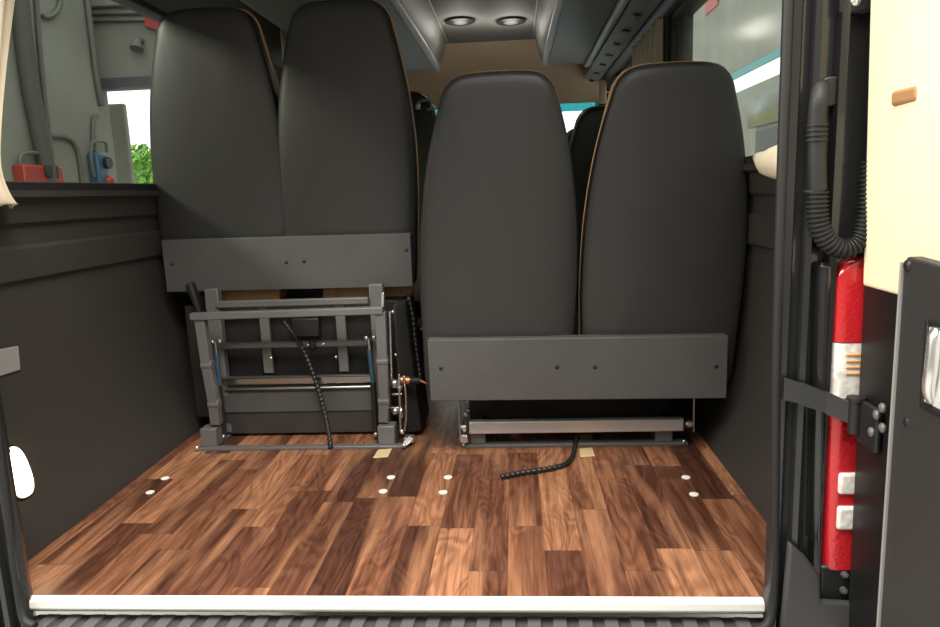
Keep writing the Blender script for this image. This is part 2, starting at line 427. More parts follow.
def bolts(parent, pts, r=.006, name='bolt'):
    for p in pts:
        m = MB(); m.ball(p, r, (1, .7, 1), 8, 6); m.build(name, MT['bolt'], parent, smooth=True)
def beaded(parent, name, pts, r, bead=.014):
    pts = smooth_path(pts, 8); pts = resample(pts, bead / 4)
    rr = [r * (1.0 if (i % 4) in (0, 1) else .72) for i in range(len(pts))]
    m = MB(); m.tube(pts, rr, 8); return m.build(name, MT['black'], parent, smooth='auto')

# ---- low bench on the right
def low_bench():
    t = thing('double_seat', 'low black double seat standing upright on the right, its panel near the floor', 'seat', (.48, .95, 0), 'black double seats of the van')
    backrest(t, .245, .785, 0); backrest(t, .742, .785, 0)
    rear_panel(t, .020, .922, .735, .208, .402, -.008, [(441, 368), (557, 367), (595, 367), (716, 366)])
    cushion(t, .02, .475, .92, 1.34, .42, .54); cushion(t, .50, .96, .92, 1.34, .42, .54)
    m = MB(); m.box((.10, .86, .18), (.85, 1.32, .235)); m.bar((.14, .84, .20), (.45, 1.2, .05), .05, .02); m.bar((.80, .90, .2), (.52, 1.2, .05), .05, .02)
    for x in (.15, .40, .60, .82): m.box((x - .018, .86, .23), (x + .018, .90, .60))
    for x in (.15, .80): m.box((x - .02, .9, .04), (x + .02, 1.28, .07))
    m.box((.12, 1.02, .05), (.82, 1.05, .2)); m.box((.10, .875, .235), (.87, .91, .44))
    m.build('seat_frame', MT['dark'], t, bevel=.003)
    m = MB(); m.box((.128, .852, .055), (.825, .882, .097)); m.build('cross_bar', MT['alu'], t, bevel=.004)
    for x in (.118, .836):
        m = MB(); m.tube([(x, .867, .076), (x + .012 * (1 if x > .5 else -1), .867, .076)], .015, 14); m.tube([(x - .004, .867, .076), (x + .02 * (1 if x > .5 else -1), .867, .076)], .008, 10)
        m.build('bar_end', MT['bolt'], t, smooth='auto')
    m = MB(); m.bar((.097, .866, .168), (.097, .866, .03), .006, .018); m.bar((.108, .866, .035), (.090, .866, .035), .006, .012, (0, 0, 1)); m.build('left_bracket', MT['steel'], t, bevel=.002)
    m = MB(); m.bar((.858, .866, .17), (.858, .866, .05), .006, .018); m.build('right_bracket', MT['steel'], t, bevel=.002)
    m = MB(); m.tube([(.125, .87, .16), (.13, .87, .20), (.128, .87, .24)], .005); m.ball((.119, .865, .12), .009); m.ball((.126, .865, .135), .007); m.build('spring_pin', MT['steel'], t, smooth='auto')
    for x0, x1 in ((.130, .180), (.738, .795)):
        m = MB(); m.box((x0, .875, .012), (x1, .93, .075)); m.build('foot', MT['frame'], t, bevel=.003)
    m = MB(); m.box((.098, .868, 0), (.842, .902, .012)); m.box((.13, .90, 0), (.18, 1.3, .012)); m.box((.74, .90, 0), (.795, 1.3, .012)); m.build('floor_rail', MT['frame'], t, bevel=.002)
    bolts(t, [(.107, .862, .016), (.828, .862, .016), (.23, .955, .045), (.69, .955, .048), (.49, .96, .045)], .006)
    m = MB(); m.box((.098, .850, .026), (.122, .866, .052)); m.build('latch', MT['bolt'], t, bevel=.002)
    return t
right = low_bench()
# rows further forward share the make
for loc, lab in (((0, 1.18, .02), 'black double seat behind the low right seat, only its dark shoulder showing'),
                 ((0, 2.05, 0), 'black double seat nearest the windscreen, its dark top against the white glass'),
                 ((-1.0, 1.22, .13), 'black double seat with a chrome grab handle, beyond the raised left seat')):
    c = copy_tree(right, None, loc); c['label'] = lab; last = c
    WORLD[c.name] = V(c.location)
    if loc[2] == 0: continue
    m = MB(); m.box((.05 + loc[0], .86 + loc[1], 0), (.86 + loc[0], 1.34 + loc[1], loc[2])); m.build('podium', MT['dark'], c, bevel=.008)
handle_seat = last
WORLD[handle_seat.name] = V(handle_seat.location)
hp = [at_y(px, py, 1.93) for px, py in ((418, 110), (419, 103), (424, 101), (431, 102), (433, 107), (428, 111))]
m = MB(); m.tube(smooth_path(hp, 5), .011, 10); m.build('grab_handle', MT['steel'], handle_seat, smooth=True)
beaded(right, 'beaded_cord', [(.485, .915, .05), (.482, .885, .03), (.478, .860, .020)] + [tuple(at_z(px, py, .011)) for px, py in ((573, 455), (567, 463), (556, 467), (540, 470), (520, 473), (500, 477))], .0085, .017)

# ---- raised bench on the left
L = thing('double_seat', 'tall black double seat tipped up on its grey steel frame, on the left', 'seat', (-.47, 1.0, 0), 'black double seats of the van')
backrest(L, -.735, 1.095, .30); backrest(L, -.280, 1.095, .30)
rear_panel(L, -.952, -.064, 1.05, .532, .718, -.006, [(172, 264), (406, 250), (286, 262), (304, 261)])
cushion(L, -.96, -.52, 1.24, 1.62, .56, .68); cushion(L, -.50, -.06, 1.24, 1.62, .56, .68)
m = MB(); m.box((-.80, 1.10, .485), (-.56, 1.19, .535)); m.build('cushion_board', MT['board'], L, bevel=.003)
m = MB(); m.box((-.40, 1.10, .485), (-.08, 1.19, .535)); m.build('cushion_board', MT['board'], L, bevel=.003)
ZX = 1.0
for a, b in (((213, 450), (204, 318)),):
    pass
def leg(pts, name='leg'):
    m = MB()
    for a, b in zip(pts, pts[1:]): m.bar(a, b, .034, .03)
    for p in pts[1:-1]: m.tube([V(p) - V((.019, 0, 0)), V(p) + V((.019, 0, 0))], .018, 12)
    return m.build(name, MT['frame'], L, bevel=.002)
leg([(-.757, .915, .085), (-.752, .905, .16), (-.757, .895, .30), (-.762, .89, .468)])
leg([(-.168, .915, .085), (-.160, .905, .16), (-.154, .895, .30), (-.150, .89, .468)])
m = MB(); m.bar((-.790, .885, .470), (-.140, .885, .474), .032, .024, (0, 1, 0)); m.build('front_bar', MT['frame'], L, bevel=.003)
for x0, x1 in ((-.806, -.750), (-.186, -.128)):
    m = MB(); m.box((x0, .885, .01), (x1, .94, .075)); m.build('foot', MT['frame'], L, bevel=.003)
m = MB(); m.box((-.825, .872, 0), (-.090, .898, .011)); m.box((-.80, .89, 0), (-.755, 1.3, .011)); m.box((-.18, .89, 0), (-.13, 1.3, .011)); m.build('floor_rail', MT['frame'], L, bevel=.002)
for x in (-.768, -.186):
    m = MB(); m.box((x - .024, 1.0, .02), (x + .024, 1.035, .545)); m.build('upright', MT['frame'], L, bevel=.003)
for z, h, k in ((.490, .024, 'frame'), (.341, .020, 'frame'), (.213, .026, 'steel'), (.184, .010, 'steel')):
    m = MB(); m.box((-.752, .99, z - h / 2), (-.212, 1.012, z + h / 2)); m.build('cross_rail', MT[k], L, bevel=.004)
for x, z0, z1 in ((-.593, .235, .50), (-.320, .235, .50)):
    m = MB(); m.box((x - .017, 1.014, z0), (x + .017, 1.03, z1)); m.build('centre_upright', MT['frame'], L, bevel=.002)
m = MB(); m.hexa([(-.77, .985, .10), (-.21, .985, .10), (-.21, .995, .102), (-.77, .995, .102)], [(-.77, 1.005, .178), (-.21, 1.005, .178), (-.21, 1.015, .18), (-.77, 1.015, .18)])
m.hexa([(-.77, 1.01, .012), (-.21, 1.01, .012), (-.21, 1.02, .012), (-.77, 1.02, .012)], [(-.77, .99, .100), (-.21, .99, .100), (-.21, 1.0, .102), (-.77, 1.0, .102)])
m.box((-.77, .98, .225), (-.21, 1.0, .231))
m.build('seat_pan', MT['pan'], L, bevel=.002)
m = MB(); m.box((-.90, 1.06, .06), (-.10, 1.09, .478)); m.build('back_board', MT['dark'], L, bevel=.004)
for s_, (xt, xb) in ((0, (-.752, -.752)), (1, (-.212, -.206))):
    g = MB(); g.tube([(xb, .955, .03), (xb, .957, .21)], .010, 12); gs = g.build('gas_strut', MT['black'], L, smooth='auto')
    g = MB(); g.tube([(xb, .957, .215), (xt, .96, .365)], .006, 10); g.build('strut_rod', MT['steel'], gs, smooth='auto')
    g = MB(); g.tube([(xb, .957, .21), (xt, .959, .325)], .0085, 12); g.build('strut_label', MT['blue'], gs, smooth='auto')
    bolts(gs, [(xb, .944, .026), (xt - .006, .95, .368), (xt + .02, .95, .370)], .008)
m = MB(); m.hexa([(-.83, 1.02, .42), (-.812, 1.02, .42), (-.812, 1.10, .44), (-.83, 1.10, .44)], [(-.872, 1.02, .56), (-.845, 1.02, .57), (-.845, 1.10, .57), (-.872, 1.10, .56)]); m.build('arm_pad', MT['dark'], L, bevel=.012, segs=3)
m = MB(); m.box((-.885, 1.12, .02), (-.81, 1.22, .42)); m.build('side_cover', MT['dark'], L, bevel=.02, segs=3)
m = MB(); m.bar((-.875, 1.10, .30), (-.868, 1.10, .24), .03, .02); m.build('side_clip', MT['grey'], L, bevel=.003)
# cord of beads down the front
beaded(L, 'beaded_cord', [tuple(at_y(px, py, y)) for px, py, y in ((284, 322, 1.0), (296, 338, .985), (307, 358, .98), (317, 385, .97), (324, 410, .95), (329, 435, .90), (331, 449, .866))], .0095, .016)
m = MB(); m.box((-.50, 1.02, .36), (-.40, 1.05, .43)); m.ball((-.42, 1.0, .34), .02); m.build('hub_motor', MT['black'], L, bevel=.006)
bolts(L, [tuple(at_y(px, py, .985)) for px, py in ((308, 345), (323, 344), (271, 358), (336, 357), (393, 312), (396, 355))], .006)
bolts(L, [(-.815, .870, .013), (-.10, .872, .06), (-.095, .866, .014)], .008)
# mechanism on the right of that frame
m = MB(); m.bar((-.112, .93, .05), (-.106, .93, .25), .008, .04); m.bar((-.10, .925, .13), (-.150, .925, .13), .006, .02, (0, 0, 1)); m.ball((-.128, .92, .118), .014); m.ball((-.105, .91, .115), .016, (.7, 1, 1.3)); m.ball((-.125, .92, .215), .016); m.ball((-.108, .92, .20), .012)
m.bar((-.135, .92, .178), (-.10, .92, .178), .006, .012, (0, 0, 1)); m.build('recliner_gear', MT['steel'], L, bevel=.002)
m = MB(); m.tube(smooth_path([(-.092, .925, .24), (-.088, .92, .18), (-.09, .915, .10), (-.098, .91, .05)], 5), .004); m.build('release_rod', MT['steel'], L, smooth=True)
m = MB(); m.bar((-.142, .90, .53), (-.146, .90, .462), .008, .008); m.tube([(-.13, .94, .46), (-.138, .94, .2)], .004); m.build('pull_rod', MT['bolt'], L, bevel=.001)
m = MB(); m.box((-.100, .895, .012), (-.066, .93, .030)); m.bar((-.095, .88, .012), (-.072, .90, .03), .02, .006); m.build('latch', MT['bolt'], L, bevel=.002)
m = MB(); m.hexa([(-.12, .96, .02), (-.05, .99, .02), (-.05, 1.2, .02), (-.12, 1.2, .02)], [(-.12, .96, .48), (-.085, .99, .48), (-.085, 1.2, .48), (-.12, 1.2, .48)]); m.build('side_plate', MT['dark'], L, bevel=.004)
m = MB(); m.tube([(-.112, .94, .222), (-.075, .94, .218)], .014, 12); cp = m.build('cable_plug', MT['copper'], L, smooth='auto')
m = MB(); m.tube([(-.076, .94, .218), (-.038, .935, .22)], .012, 12); m.build('plug_sleeve', MT['black'], cp, smooth='auto')
m = MB(); m.tube([(-.040, .935, .221), (-.012, .93, .208)], [.005, .003], 8); m.build('bare_wire', MT['copper'], cp, smooth='auto')
beaded(L, 'hanging_cord', [(-.085, 1.06, .50), (-.07, 1.05, .42), (-.065, 1.04, .34), (-.055, 1.03, .24), (-.05, 1.02, .20)], .009, .018)

# ------------------------------------------------------------------ floor fittings
studs = [((165, 478), 'far cream floor stud beside the left wall'), ((150, 492), 'near cream floor stud beside the left wall'), ((391, 477), 'far cream floor stud in front of the tall seat, left of the middle gap'), ((383, 491), 'near cream floor stud in front of the tall seat, left of the middle gap'),
         ((448, 477), 'far cream floor stud in front of the low seat, right of the middle gap'), ((443, 492), 'near cream floor stud in front of the low seat, right of the middle gap'), ((686, 477), 'far cream floor stud towards the right wall'), ((694, 494), 'near cream floor stud towards the right wall')]
for (px, py), lab in studs:
    p = at_z(px, py, .002)
    m = MB(); m.tube([(p.x, p.y, 0), (p.x, p.y, .0025), (p.x, p.y, .004)], [.0125, .0125, .009], 20)
    tag(m.build('floor_stud', MT['cap'], smooth='auto'), lab, 'floor stud', 'cream studs in the wood floor')
for pts, lab in ((((378, 450), (392, 449), (388, 457), (373, 458)), 'pale floor tab at the right foot of the tall seat frame'), (((579, 449), (592, 448), (595, 456), (580, 457)), 'pale floor tab in front of the low seat rail, beside the cord')):
    q = [at_z(px, py, .001) for px, py in pts]
    m = MB(); m.hexa([(p.x, p.y, 0) for p in q[::-1]], [(p.x, p.y, .003) for p in q[::-1]])
    tag(m.build('floor_tab', MT['tab'], bevel=.001), lab, 'floor tab', 'pale tabs on the floor')
q = [at_z(px, py, .001) for px, py in ((579, 435), (592, 434), (592, 442), (580, 443))]
m = MB(); m.hexa([(p.x, p.y, 0) for p in q[::-1]], [(p.x, p.y, .003) for p in q[::-1]])
tag(m.build('floor_tab', MT['tab'], bevel=.001), 'pale floor tab under the low seat, behind its floor rail', 'floor tab', 'pale tabs on the floor')

# ------------------------------------------------------------------ left wall fittings
def wx(z):   # half width of the lower wall at height z
    for (z0, d0), (z1, d1) in zip(lower, lower[1:]):
        if z0 <= z <= z1: return d0 + (d1 - d0) * (z - z0) / (z1 - z0)
    return .95
lc = at_x(20, 473, -.955); N = V((1, 0, .22)).normalized()
lp = thing('courtesy_lamp', 'glowing oval courtesy lamp low on the left wall', 'lamp', (-wx(lc.z), lc.y, lc.z))
U = V((0, 1, 0)); W_ = N.cross(U).normalized()
def oval(a, b, h, o):
    return [o + U * a * math.copysign(abs(math.cos(t)) ** .8, math.cos(t)) + W_ * b * math.copysign(abs(math.sin(t)) ** .8, math.sin(t)) + N * h for t in [2 * PI * k / 28 for k in range(28)]]
o0 = V((-wx(lc.z), lc.y, lc.z))
m = MB(); m.rings([oval(.042, .072, -.004, o0), oval(.042, .072, .004, o0), oval(.038, .068, .008, o0)]); m.build('bezel', MT['black'], lp, smooth='auto')
m = MB(); m.rings([oval(.036, .066, .006, o0), oval(.035, .065, .014, o0), oval(.026, .052, .020, o0), oval(.01, .02, .022, o0)]); m.build('lens', MT['lamp'], lp, smooth='auto')
a = [at_x(px, py, -.997) for px, py in ((-14, 352), (17, 346), (19, 370), (-14, 380))]
m = MB(); m.hexa([(-1.001, p.y, p.z) for p in a], [(-.992, p.y, p.z) for p in a])
wp = m.build('wall_plate', MT['grey'], bevel=.002); tag(wp, 'small pale grey plate screwed to the left wall above the lamp', 'plate')
# curtains
def curtain(name, label, x, y0, y1, zt, zb, folds, amp, flare=0, mt='cloth', pinch=1.0):
    rows = []
    for j in range(15):
        t = j / 14; z = zt + (zb - zt) * t; row = []
        for i in range(folds * 6 + 1):
            u = i / (folds * 6)
            y = y0 + (y1 - y0) * ((u - .5) * (pinch + (1 - pinch) * t) + .5) + flare * (t ** 6)
            row.append((x + amp * math.sin(u * folds * 2 * PI) * (.6 + .4 * t), y, z + (.012 * math.sin(u * folds * 2 * PI + 1) if j == 14 else 0)))
        rows.append(row)
    m = MB(); m.sheet(rows)
    return tag(m.build(name, MT[mt], smooth=True, solid=.004), label, 'curtain', 'cream window curtains')
def flared():
    ed = [(1.54, .50), (1.37, .44), (1.2, .375), (1.05, .325), (.95, .302), (.89, .315), (.853, .34)]
    rows = []
    path = smooth_path([V((0, y, z)) for z, y in ed], 3)
    for j, e in enumerate(path):
        row = []
        for i in range(25):
            u = i / 24; y = .155 + (e.y - .155) * u
            row.append((-.932 + .012 * math.sin(u * 4 * 2 * PI), y, e.z + (.006 * math.sin(u * 8 * PI + 1) if j == len(path) - 1 else 0)))
        rows.append(row)
    m = MB(); m.sheet(rows)
    tag(m.build('curtain', MT['cloth'], smooth=True, solid=.004), 'cream curtain with a flared hem at the near end of the left window', 'curtain', 'cream window curtains')
flared()
curtain('curtain', 'cream curtain seen in the gap between the two tall backrests', -.83, 2.20, 2.80, 1.72, .90, 5, .016)
curtain('curtain', 'cream curtain beyond the right window, above the low seat', .935, 1.80, 2.50, 1.60, 1.25, 6, .016)
# tied curtain on the right, only its tip beside the door seal
def tip_curtain():
    rows = []
    top = V((.93, .26, 1.50))
    for j in range(17):
        t = j / 16
        c = V((.925, .235, 1.50 - .60 * t)); w = .045 + .02 * t ** 2
        rows.append([c + V((math.cos(k / 12 * 2 * PI) * w * .45, math.sin(k / 12 * 2 * PI) * w, .035 * math.cos(k / 12 * 2 * PI) * t)) for k in range(12)])
    m = MB(); m.rings(rows, False, False)
    cn = [at_x(px, py, .925) for px, py in ((815, 160), (795, 161), (778, 162), (769, 163), (763, 160), (757, 157))]
    m.tube(cn, [.045, .046, .038, .030, .020, .010], 14, cap=False)
    return tag(m.build('curtain', MT['cloth'], smooth=True, solid=.003), 'bunched cream curtain tip poking out beside the right door seal', 'curtain', 'cream window curtains')
tip_curtain()

# ------------------------------------------------------------------ luggage racks, ceiling lights
Y0, Y1 = .30, 3.20
t = thing('luggage_rack', 'wide dark luggage rack over the tall left seat, pale rail on its aisle edge', 'rack', (-.55, 1.7, 1.6), 'overhead luggage racks')
m = MB(); m.prism([(-.17, 1.615), (-.74, 1.60), (-.76, 1.80), (-.10, 1.80), (-.12, 1.70), (-.15, 1.64)], 'y', Y0, Y1); m.build('rack_body', MT['rack'], t, bevel=.01)
m = MB(); m.tube([(-.163, Y0, 1.613), (-.163, Y1 - .02, 1.613)], .021, 12); m.build('rack_rail', MT['rail'], t, smooth='auto')
m = MB(); m.tube([(-.102, Y0, 1.785), (-.102, Y1 + .1, 1.785)], .006, 8); m.build('edge_strip', MT['rail'], t, smooth='auto')
t = thing('luggage_rack', 'narrow dark luggage rack over the low right seat, with two pale rails', 'rack', (.7, 1.7, 1.6), 'overhead luggage racks')
m = MB(); m.prism([(.50, 1.62), (.775, 1.595), (.86, 1.62), (.86, 1.80), (.44, 1.80), (.46, 1.70), (.48, 1.64)], 'y', Y0, Y1); m.build('rack_body', MT['rack'], t, bevel=.01)
m = MB(); m.tube([(.508, Y0, 1.615), (.508, Y1 - .02, 1.615)], .020, 12); m.build('rack_rail', MT['rail'], t, smooth='auto')
m = MB(); m.tube([(.765, Y0, 1.595), (.765, Y1 - .02, 1.595)], .022, 12); m.build('rack_rail', MT['rail'], t, smooth='auto')
m = MB(); m.tube([(.440, Y0, 1.785), (.440, Y1 + .1, 1.785)], .006, 8); m.build('edge_strip', MT['rail'], t, smooth='auto')
m = MB(); m.prism([(.79, 1.585), (.83, 1.60), (.900, 1.582), (.896, 1.557)], 'y', Y0, Y1 + .5); sp_ = m.build('side_panel', MT['rack'], t, bevel=.004)
for i in range(9):
    y = 1.30 + i * .30
    n_ = V((-.23, 0, -.97)).normalized()
    c = V((.848, y, 1.571)) + n_ * .004; u = V((0, 1, 0)); w = n_.cross(u)
    m = MB(); q = [c - u * .03 - w * .016, c + u * .03 - w * .016, c + u * .03 + w * .016, c - u * .03 + w * .016]
    m.hexa([p - n_ * .012 for p in q], [p + n_ * .004 for p in q]); m.build('air_vent', MT['black'], sp_, bevel=.004)
SPOTS = []
for px, lab in ((460, 'round recessed ceiling spotlight nearer the left luggage rack'), (511, 'round recessed ceiling spotlight nearer the right luggage rack')):
    p = at_z(px, 20, 1.80); SPOTS.append(p)
    t = thing('ceiling_light', lab, 'light', (p.x, p.y, 1.80), 'round ceiling spotlights')
    m = MB(); m.tube([(p.x, p.y, 1.80), (p.x, p.y, 1.788), (p.x, p.y, 1.785)], [.085, .085, .075], 24); m.build('light_ring', MT['black'], t, smooth='auto')
    m = MB(); m.tube([(p.x, p.y, 1.786), (p.x, p.y, 1.780)], [.045, .03], 20); m.build('light_lens', MT['rack'], t, smooth='auto')
# small grab handle on the windscreen pillar
p = at_y(602, 95, 3.6)
m = MB(); m.box((p.x - .02, 3.58, 1.40), (p.x + .03, 3.62, 1.56)); tag(m.build('pillar_grip', MT['tanpanel'], bevel=.015, segs=3), 'tan grip on the pillar beside the windscreen', 'grip')

# ------------------------------------------------------------------ right rear pillar fittings
# corrugated hose
A = [at_y(px, py, -.03) for px, py in ((829, 86), (824, 88), (819, 100), (817, 118), (817, 142), (817, 165), (818, 192))]
A[0].y = .004; A[1].y = -.015
B = [at_y(px, py, -.035) for px, py in ((818, 192), (818, 215), (822, 232), (831, 244), (843, 249), (855, 245), (863, 234), (868, 215), (871, 190), (873, 160))]
h = thing('cable_hose', 'black corrugated cable hose looping down the right door pillar', 'hose', tuple(A[0]))
up_ = resample(smooth_path(A, 8), .004)
m = MB(); m.tube(up_, .0155, 14); m.build('smooth_sleeve', MT['rubber'], h, smooth='auto')
dn = resample(smooth_path(B, 10), .002)
m = MB(); m.tube(dn, [.0185 if (i // 2) % 2 == 0 else .0145 for i in range(len(dn))], 14); m.build('corrugated_tube', MT['rubber'], h, smooth='auto')
g0 = at_y(829, 92, .0)
m = MB(); m.tube([(g0.x, .003, g0.z), (g0.x, -.010, g0.z)], .026, 20); m.build('grommet', MT['black'], h, bevel=.003)
for z in (at_y(817, 125, -.03).z, at_y(817, 130, -.03).z, at_y(817, 135, -.03).z, at_y(817, 140, -.03).z, at_y(817, 191, -.03).z):
    c = at_y(817, 130, -.03); m = MB(); m.tube([(c.x, c.y, z - .002), (c.x, c.y, z + .002)], .0178, 14); m.build('sleeve_ring', MT['rubber'], h, smooth='auto')
# lock striker at the top
p = at_y(848, 8, -.0)
t = thing('door_striker', 'small black striker block with one bolt at the top of the right pillar', 'striker', (p.x, 0, p.z))
m = MB(); m.box((p.x - .022, -.018, p.z - .012), (p.x + .03, .002, p.z + .10)); m.build('striker_block', MT['black'], t, bevel=.005)
bolts(t, [(p.x + .003, -.02, p.z + .006)], .009)
# tail light
TL0, TL1 = at_y(834, 258, -.012), at_y(822, 566, -.012)
t = thing('tail_light', 'tall red and clear tail light on the right rear corner', 'tail light', (.95, 0, TL1.z))
XR = 1.045
def tl_x(z): return TL1.x + (TL0.x - TL1.x) * (z - TL1.z) / (TL0.z - TL1.z)
def zz(py): return at_y(840, py, -.012).z
def tl_seg(name, mt, pya, pyb, inset=0.0, y0=-.028, y1=.005, x1=XR, top=False, xr=0):
    za, zb = zz(pya), zz(pyb)
    m = MB(); n = 40 if top else 8
    rowsA = []
    for k in range(n + 1):
        z = zb + (za - zb) * k / n; x = tl_x(z) + inset
        if top:
            tt = max(0, (z - (za - .045)) / .045); x += .045 * (1 - math.sqrt(max(0, 1 - tt * tt)))
        rowsA.append([(x, y1, z), (x + .0005, y0 + .018, z), (x + .003, y0 + .011, z), (x + .008, y0 + .005, z), (x + .015, y0 + .0015, z), (x + .026, y0, z), (x1, y0 + .004, z), (x1, y1, z)])
    m.rings(rowsA)
    return m.build(name, MT[mt], t, smooth='auto')
tl_seg('red_lens', 'lens_red', 258, 341, top=True)
tl_seg('clear_lens', 'lens_clear', 342, 396)
tl_seg('red_lens', 'lens_red', 397, 566)
for pya, pyb in ((469, 490), (502, 525)):
    m = MB(); z0, z1 = zz(pyb), zz(pya); x0 = tl_x((z0 + z1) / 2) + .016
    m.box((x0, -.036, z0), (1.03, -.024, z1)); m.build('reverse_lens', MT['lens_clear'], t, bevel=.008, segs=3)
for k in range(4):
    z = zz(352) - .012 * k
    m = MB(); m.box((tl_x(z) + .022, -.0305, z - .004), (1.03, -.026, z)); m.build('prism_bar', MT['lens_amber'], t, bevel=.001)
for k in range(6):
    z = zz(400) - .012 * k - .012
    m = MB(); m.box((tl_x(z) + .018, -.033, z), (tl_x(z) + .036, -.026, z + .005)); m.build('reflector_bar', MT['lens_dark'], t)
# black flange beside the light
f0, f1 = at_y(812, 262, .0), at_y(806, 540, .0)
m = MB(); m.hexa([(f1.x, .006, f1.z), (tl_x(f1.z) - .003, .006, f1.z), (tl_x(f1.z) - .003, -.022, f1.z), (f1.x + .006, -.018, f1.z)], [(f0.x, .006, f0.z), (tl_x(f0.z) - .003, .006, f0.z), (tl_x(f0.z) - .003, -.022, f0.z), (f0.x + .006, -.018, f0.z)])
tag(m.build('light_flange', MT['paint'], bevel=.01, segs=3), 'glossy black upright flange left of the red tail light', 'flange')
# bracket with bolts below the light
b0, b1 = at_y(822, 568, -.03), at_y(864, 600, -.03)
t2 = thing('corner_bracket', 'black corner bracket with three bolts below the tail light', 'bracket', (b0.x, -.02, b1.z))
m = MB(); m.box((b0.x, -.024, b1.z - .02), (b0.x + .10, .0, b0.z)); m.build('bracket_plate', MT['black'], t2, bevel=.006)
for px, py in ((846, 576), (856, 581), (845, 592)):
    q = at_y(px, py, -.033); m = MB(); m.tube([(q.x, -.022, q.z), (q.x, -.030, q.z)], .007, 12); m.tube([(q.x, -.029, q.z), (q.x, -.034, q.z)], .004, 6); m.build('bolt', MT['frame'], t2, smooth='auto')
# bumper corner
bp = [at_y(px, py, -.040) for px, py in ((789, 542), (805, 556), (819, 574), (820, 601), (900, 606), (900, 690), (776, 690))]
m = MB(); m.prism([(p.x, p.z) for p in bp], 'y', -.046, -.026)
tag(m.build('bumper_corner', MT['tread'], bevel=.006, segs=3), 'dark grey bumper corner below the tail light bracket', 'bumper')

# ------------------------------------------------------------------ right rear door, opened to the rear
XD = .920
d = thing('door_1', 'open right rear door with cream upper trim and black lower panel', 'door', (XD + .04, -.03, -.06)); d['kind'] = 'structure'
m = MB(); m.box((.925, -.035, -.06), (1.0, -.86, .98)); m.box((.925, -.035, .98), (1.0, -.24, 1.78)); m.box((.925, -.78, .98), (1.0, -.86, 1.78)); m.box((.925, -.24, 1.66), (1.0, -.78, 1.78))
m.build('door_shell', MT['doorblack'], d, bevel=.008)
m = MB(); m.box((.965, -.24, .98), (.970, -.78, 1.66)); m.build('door_glass', MT['glass'], d)
# cream trim: plate with a window opening
zb = at_x(866, 287, XD).z
yo = -.04
prof = []
def ct(y, z): return (XD, y, z)
outer = [(-.04, zb), (-.04, 1.72), (-.85, 1.72), (-.85, zb)]
hole = []
for k in range(8):
    a_ = PI + (PI / 2) * k / 7; hole.append((-.40 - .09 + .0, 0))
wy0, wy1, wz0, wz1, rr_ = -.255, -.76, .985, 1.62, .07
hole = []
for (cy_, cz_, a0) in ((wy0 - rr_, wz0 + rr_, -PI / 2), (wy0 - rr_, wz1 - rr_, 0), (wy1 + rr_, wz1 - rr_, PI / 2), (wy1 + rr_, wz0 + rr_, PI)):
    for k in range(7):
        a_ = a0 + PI / 2 * k / 6
        hole.append((cy_ + rr_ * math.cos(a_), cz_ + rr_ * math.sin(a_)))
bm = bmesh.new()
def ring_at(x, pts): return [bm.verts.new((x, y, z)) for y, z in pts]
# outer loop sampled to the same count as the hole loop
def on_outer(y, z):
    cy_, cz_ = (wy0 + wy1) / 2, (wz0 + wz1) / 2; dy, dz = y - cy_, z - cz_
    ks = []
    if dy > 0: ks.append((-.04 - cy_) / dy)
    if dy < 0: ks.append((-.85 - cy_) / dy)
    if dz > 0: ks.append((1.72 - cz_) / dz)
    if dz < 0: ks.append((zb - cz_) / dz)
    k = min(k for k in ks if k > 0); return (cy_ + dy * k, cz_ + dz * k)
ol = [on_outer(*p) for p in hole]
for cyz in outer:       # snap the nearest sample to each true corner
    i = min(range(len(ol)), key=lambda i: (ol[i][0] - cyz[0]) ** 2 + (ol[i][1] - cyz[1]) ** 2); ol[i] = cyz
mid = [(a[0] * .25 + b[0] * .75, a[1] * .25 + b[1] * .75) for a, b in zip(ol, hole)]
Rg = [ring_at(.928, ol), ring_at(XD - .004, ol), ring_at(XD - .012, mid), ring_at(XD + .004, hole), ring_at(.95, hole)]
for A_, B_ in zip(Rg, Rg[1:]):
    for k in range(len(A_)): bm.faces.new((A_[k], A_[(k + 1) % len(A_)], B_[(k + 1) % len(A_)], B_[k]))
mm = MB(); mm.bm.free(); mm.bm = bm
tr = mm.build('upper_trim', MT['beige'], d, bevel=.004, segs=3)
q0, q1 = at_x(899, 91, XD - .006), at_x(924, 101, XD - .006)
m = MB(); m.box((XD - .0145, q0.y, q0.z), (XD + .003, q1.y, q1.z)); m.build('finger_slot', MT['slot'], tr, bevel=.006, segs=3)
# black lower panel with the pull handle
pa, pb_ = at_x(901, 256, .893), at_x(942, 278, .893)
sl = (pb_.z - pa.z) / (pb_.y - pa.y)
yf = -.84
pp = [(pa.y, -.04), (pa.y, pa.z - .012), (pa.y - .008, pa.z), (yf, pa.z + sl * (yf - pa.y) * .3), (yf, -.04)]
m = MB(); m.prism(pp, 'x', .893, .928)
lp_ = m.build('lower_panel', MT['panel'], d, bevel=.004)
m = MB(); m.bar((.892, pa.y + .001, -.04), (.892, pa.y + .001, pa.z - .01), .004, .006); m.build('panel_edge_highlight', MT['grey'], lp_)  # grey strip paints the lit edge of the black panel
for px, py in ((905, 266), (902, 422)):
    q = at_x(px, py, .893); m = MB(); m.ball((.893, q.y, q.z), .010, (.5, 1, 1)); m.build('panel_screw', MT['black'], lp_, smooth=True)
hz0, hz1 = at_x(924, 322, .89), at_x(924, 408, .89)
yy0, yy1 = hz0.y, hz0.y - .14
m = MB()
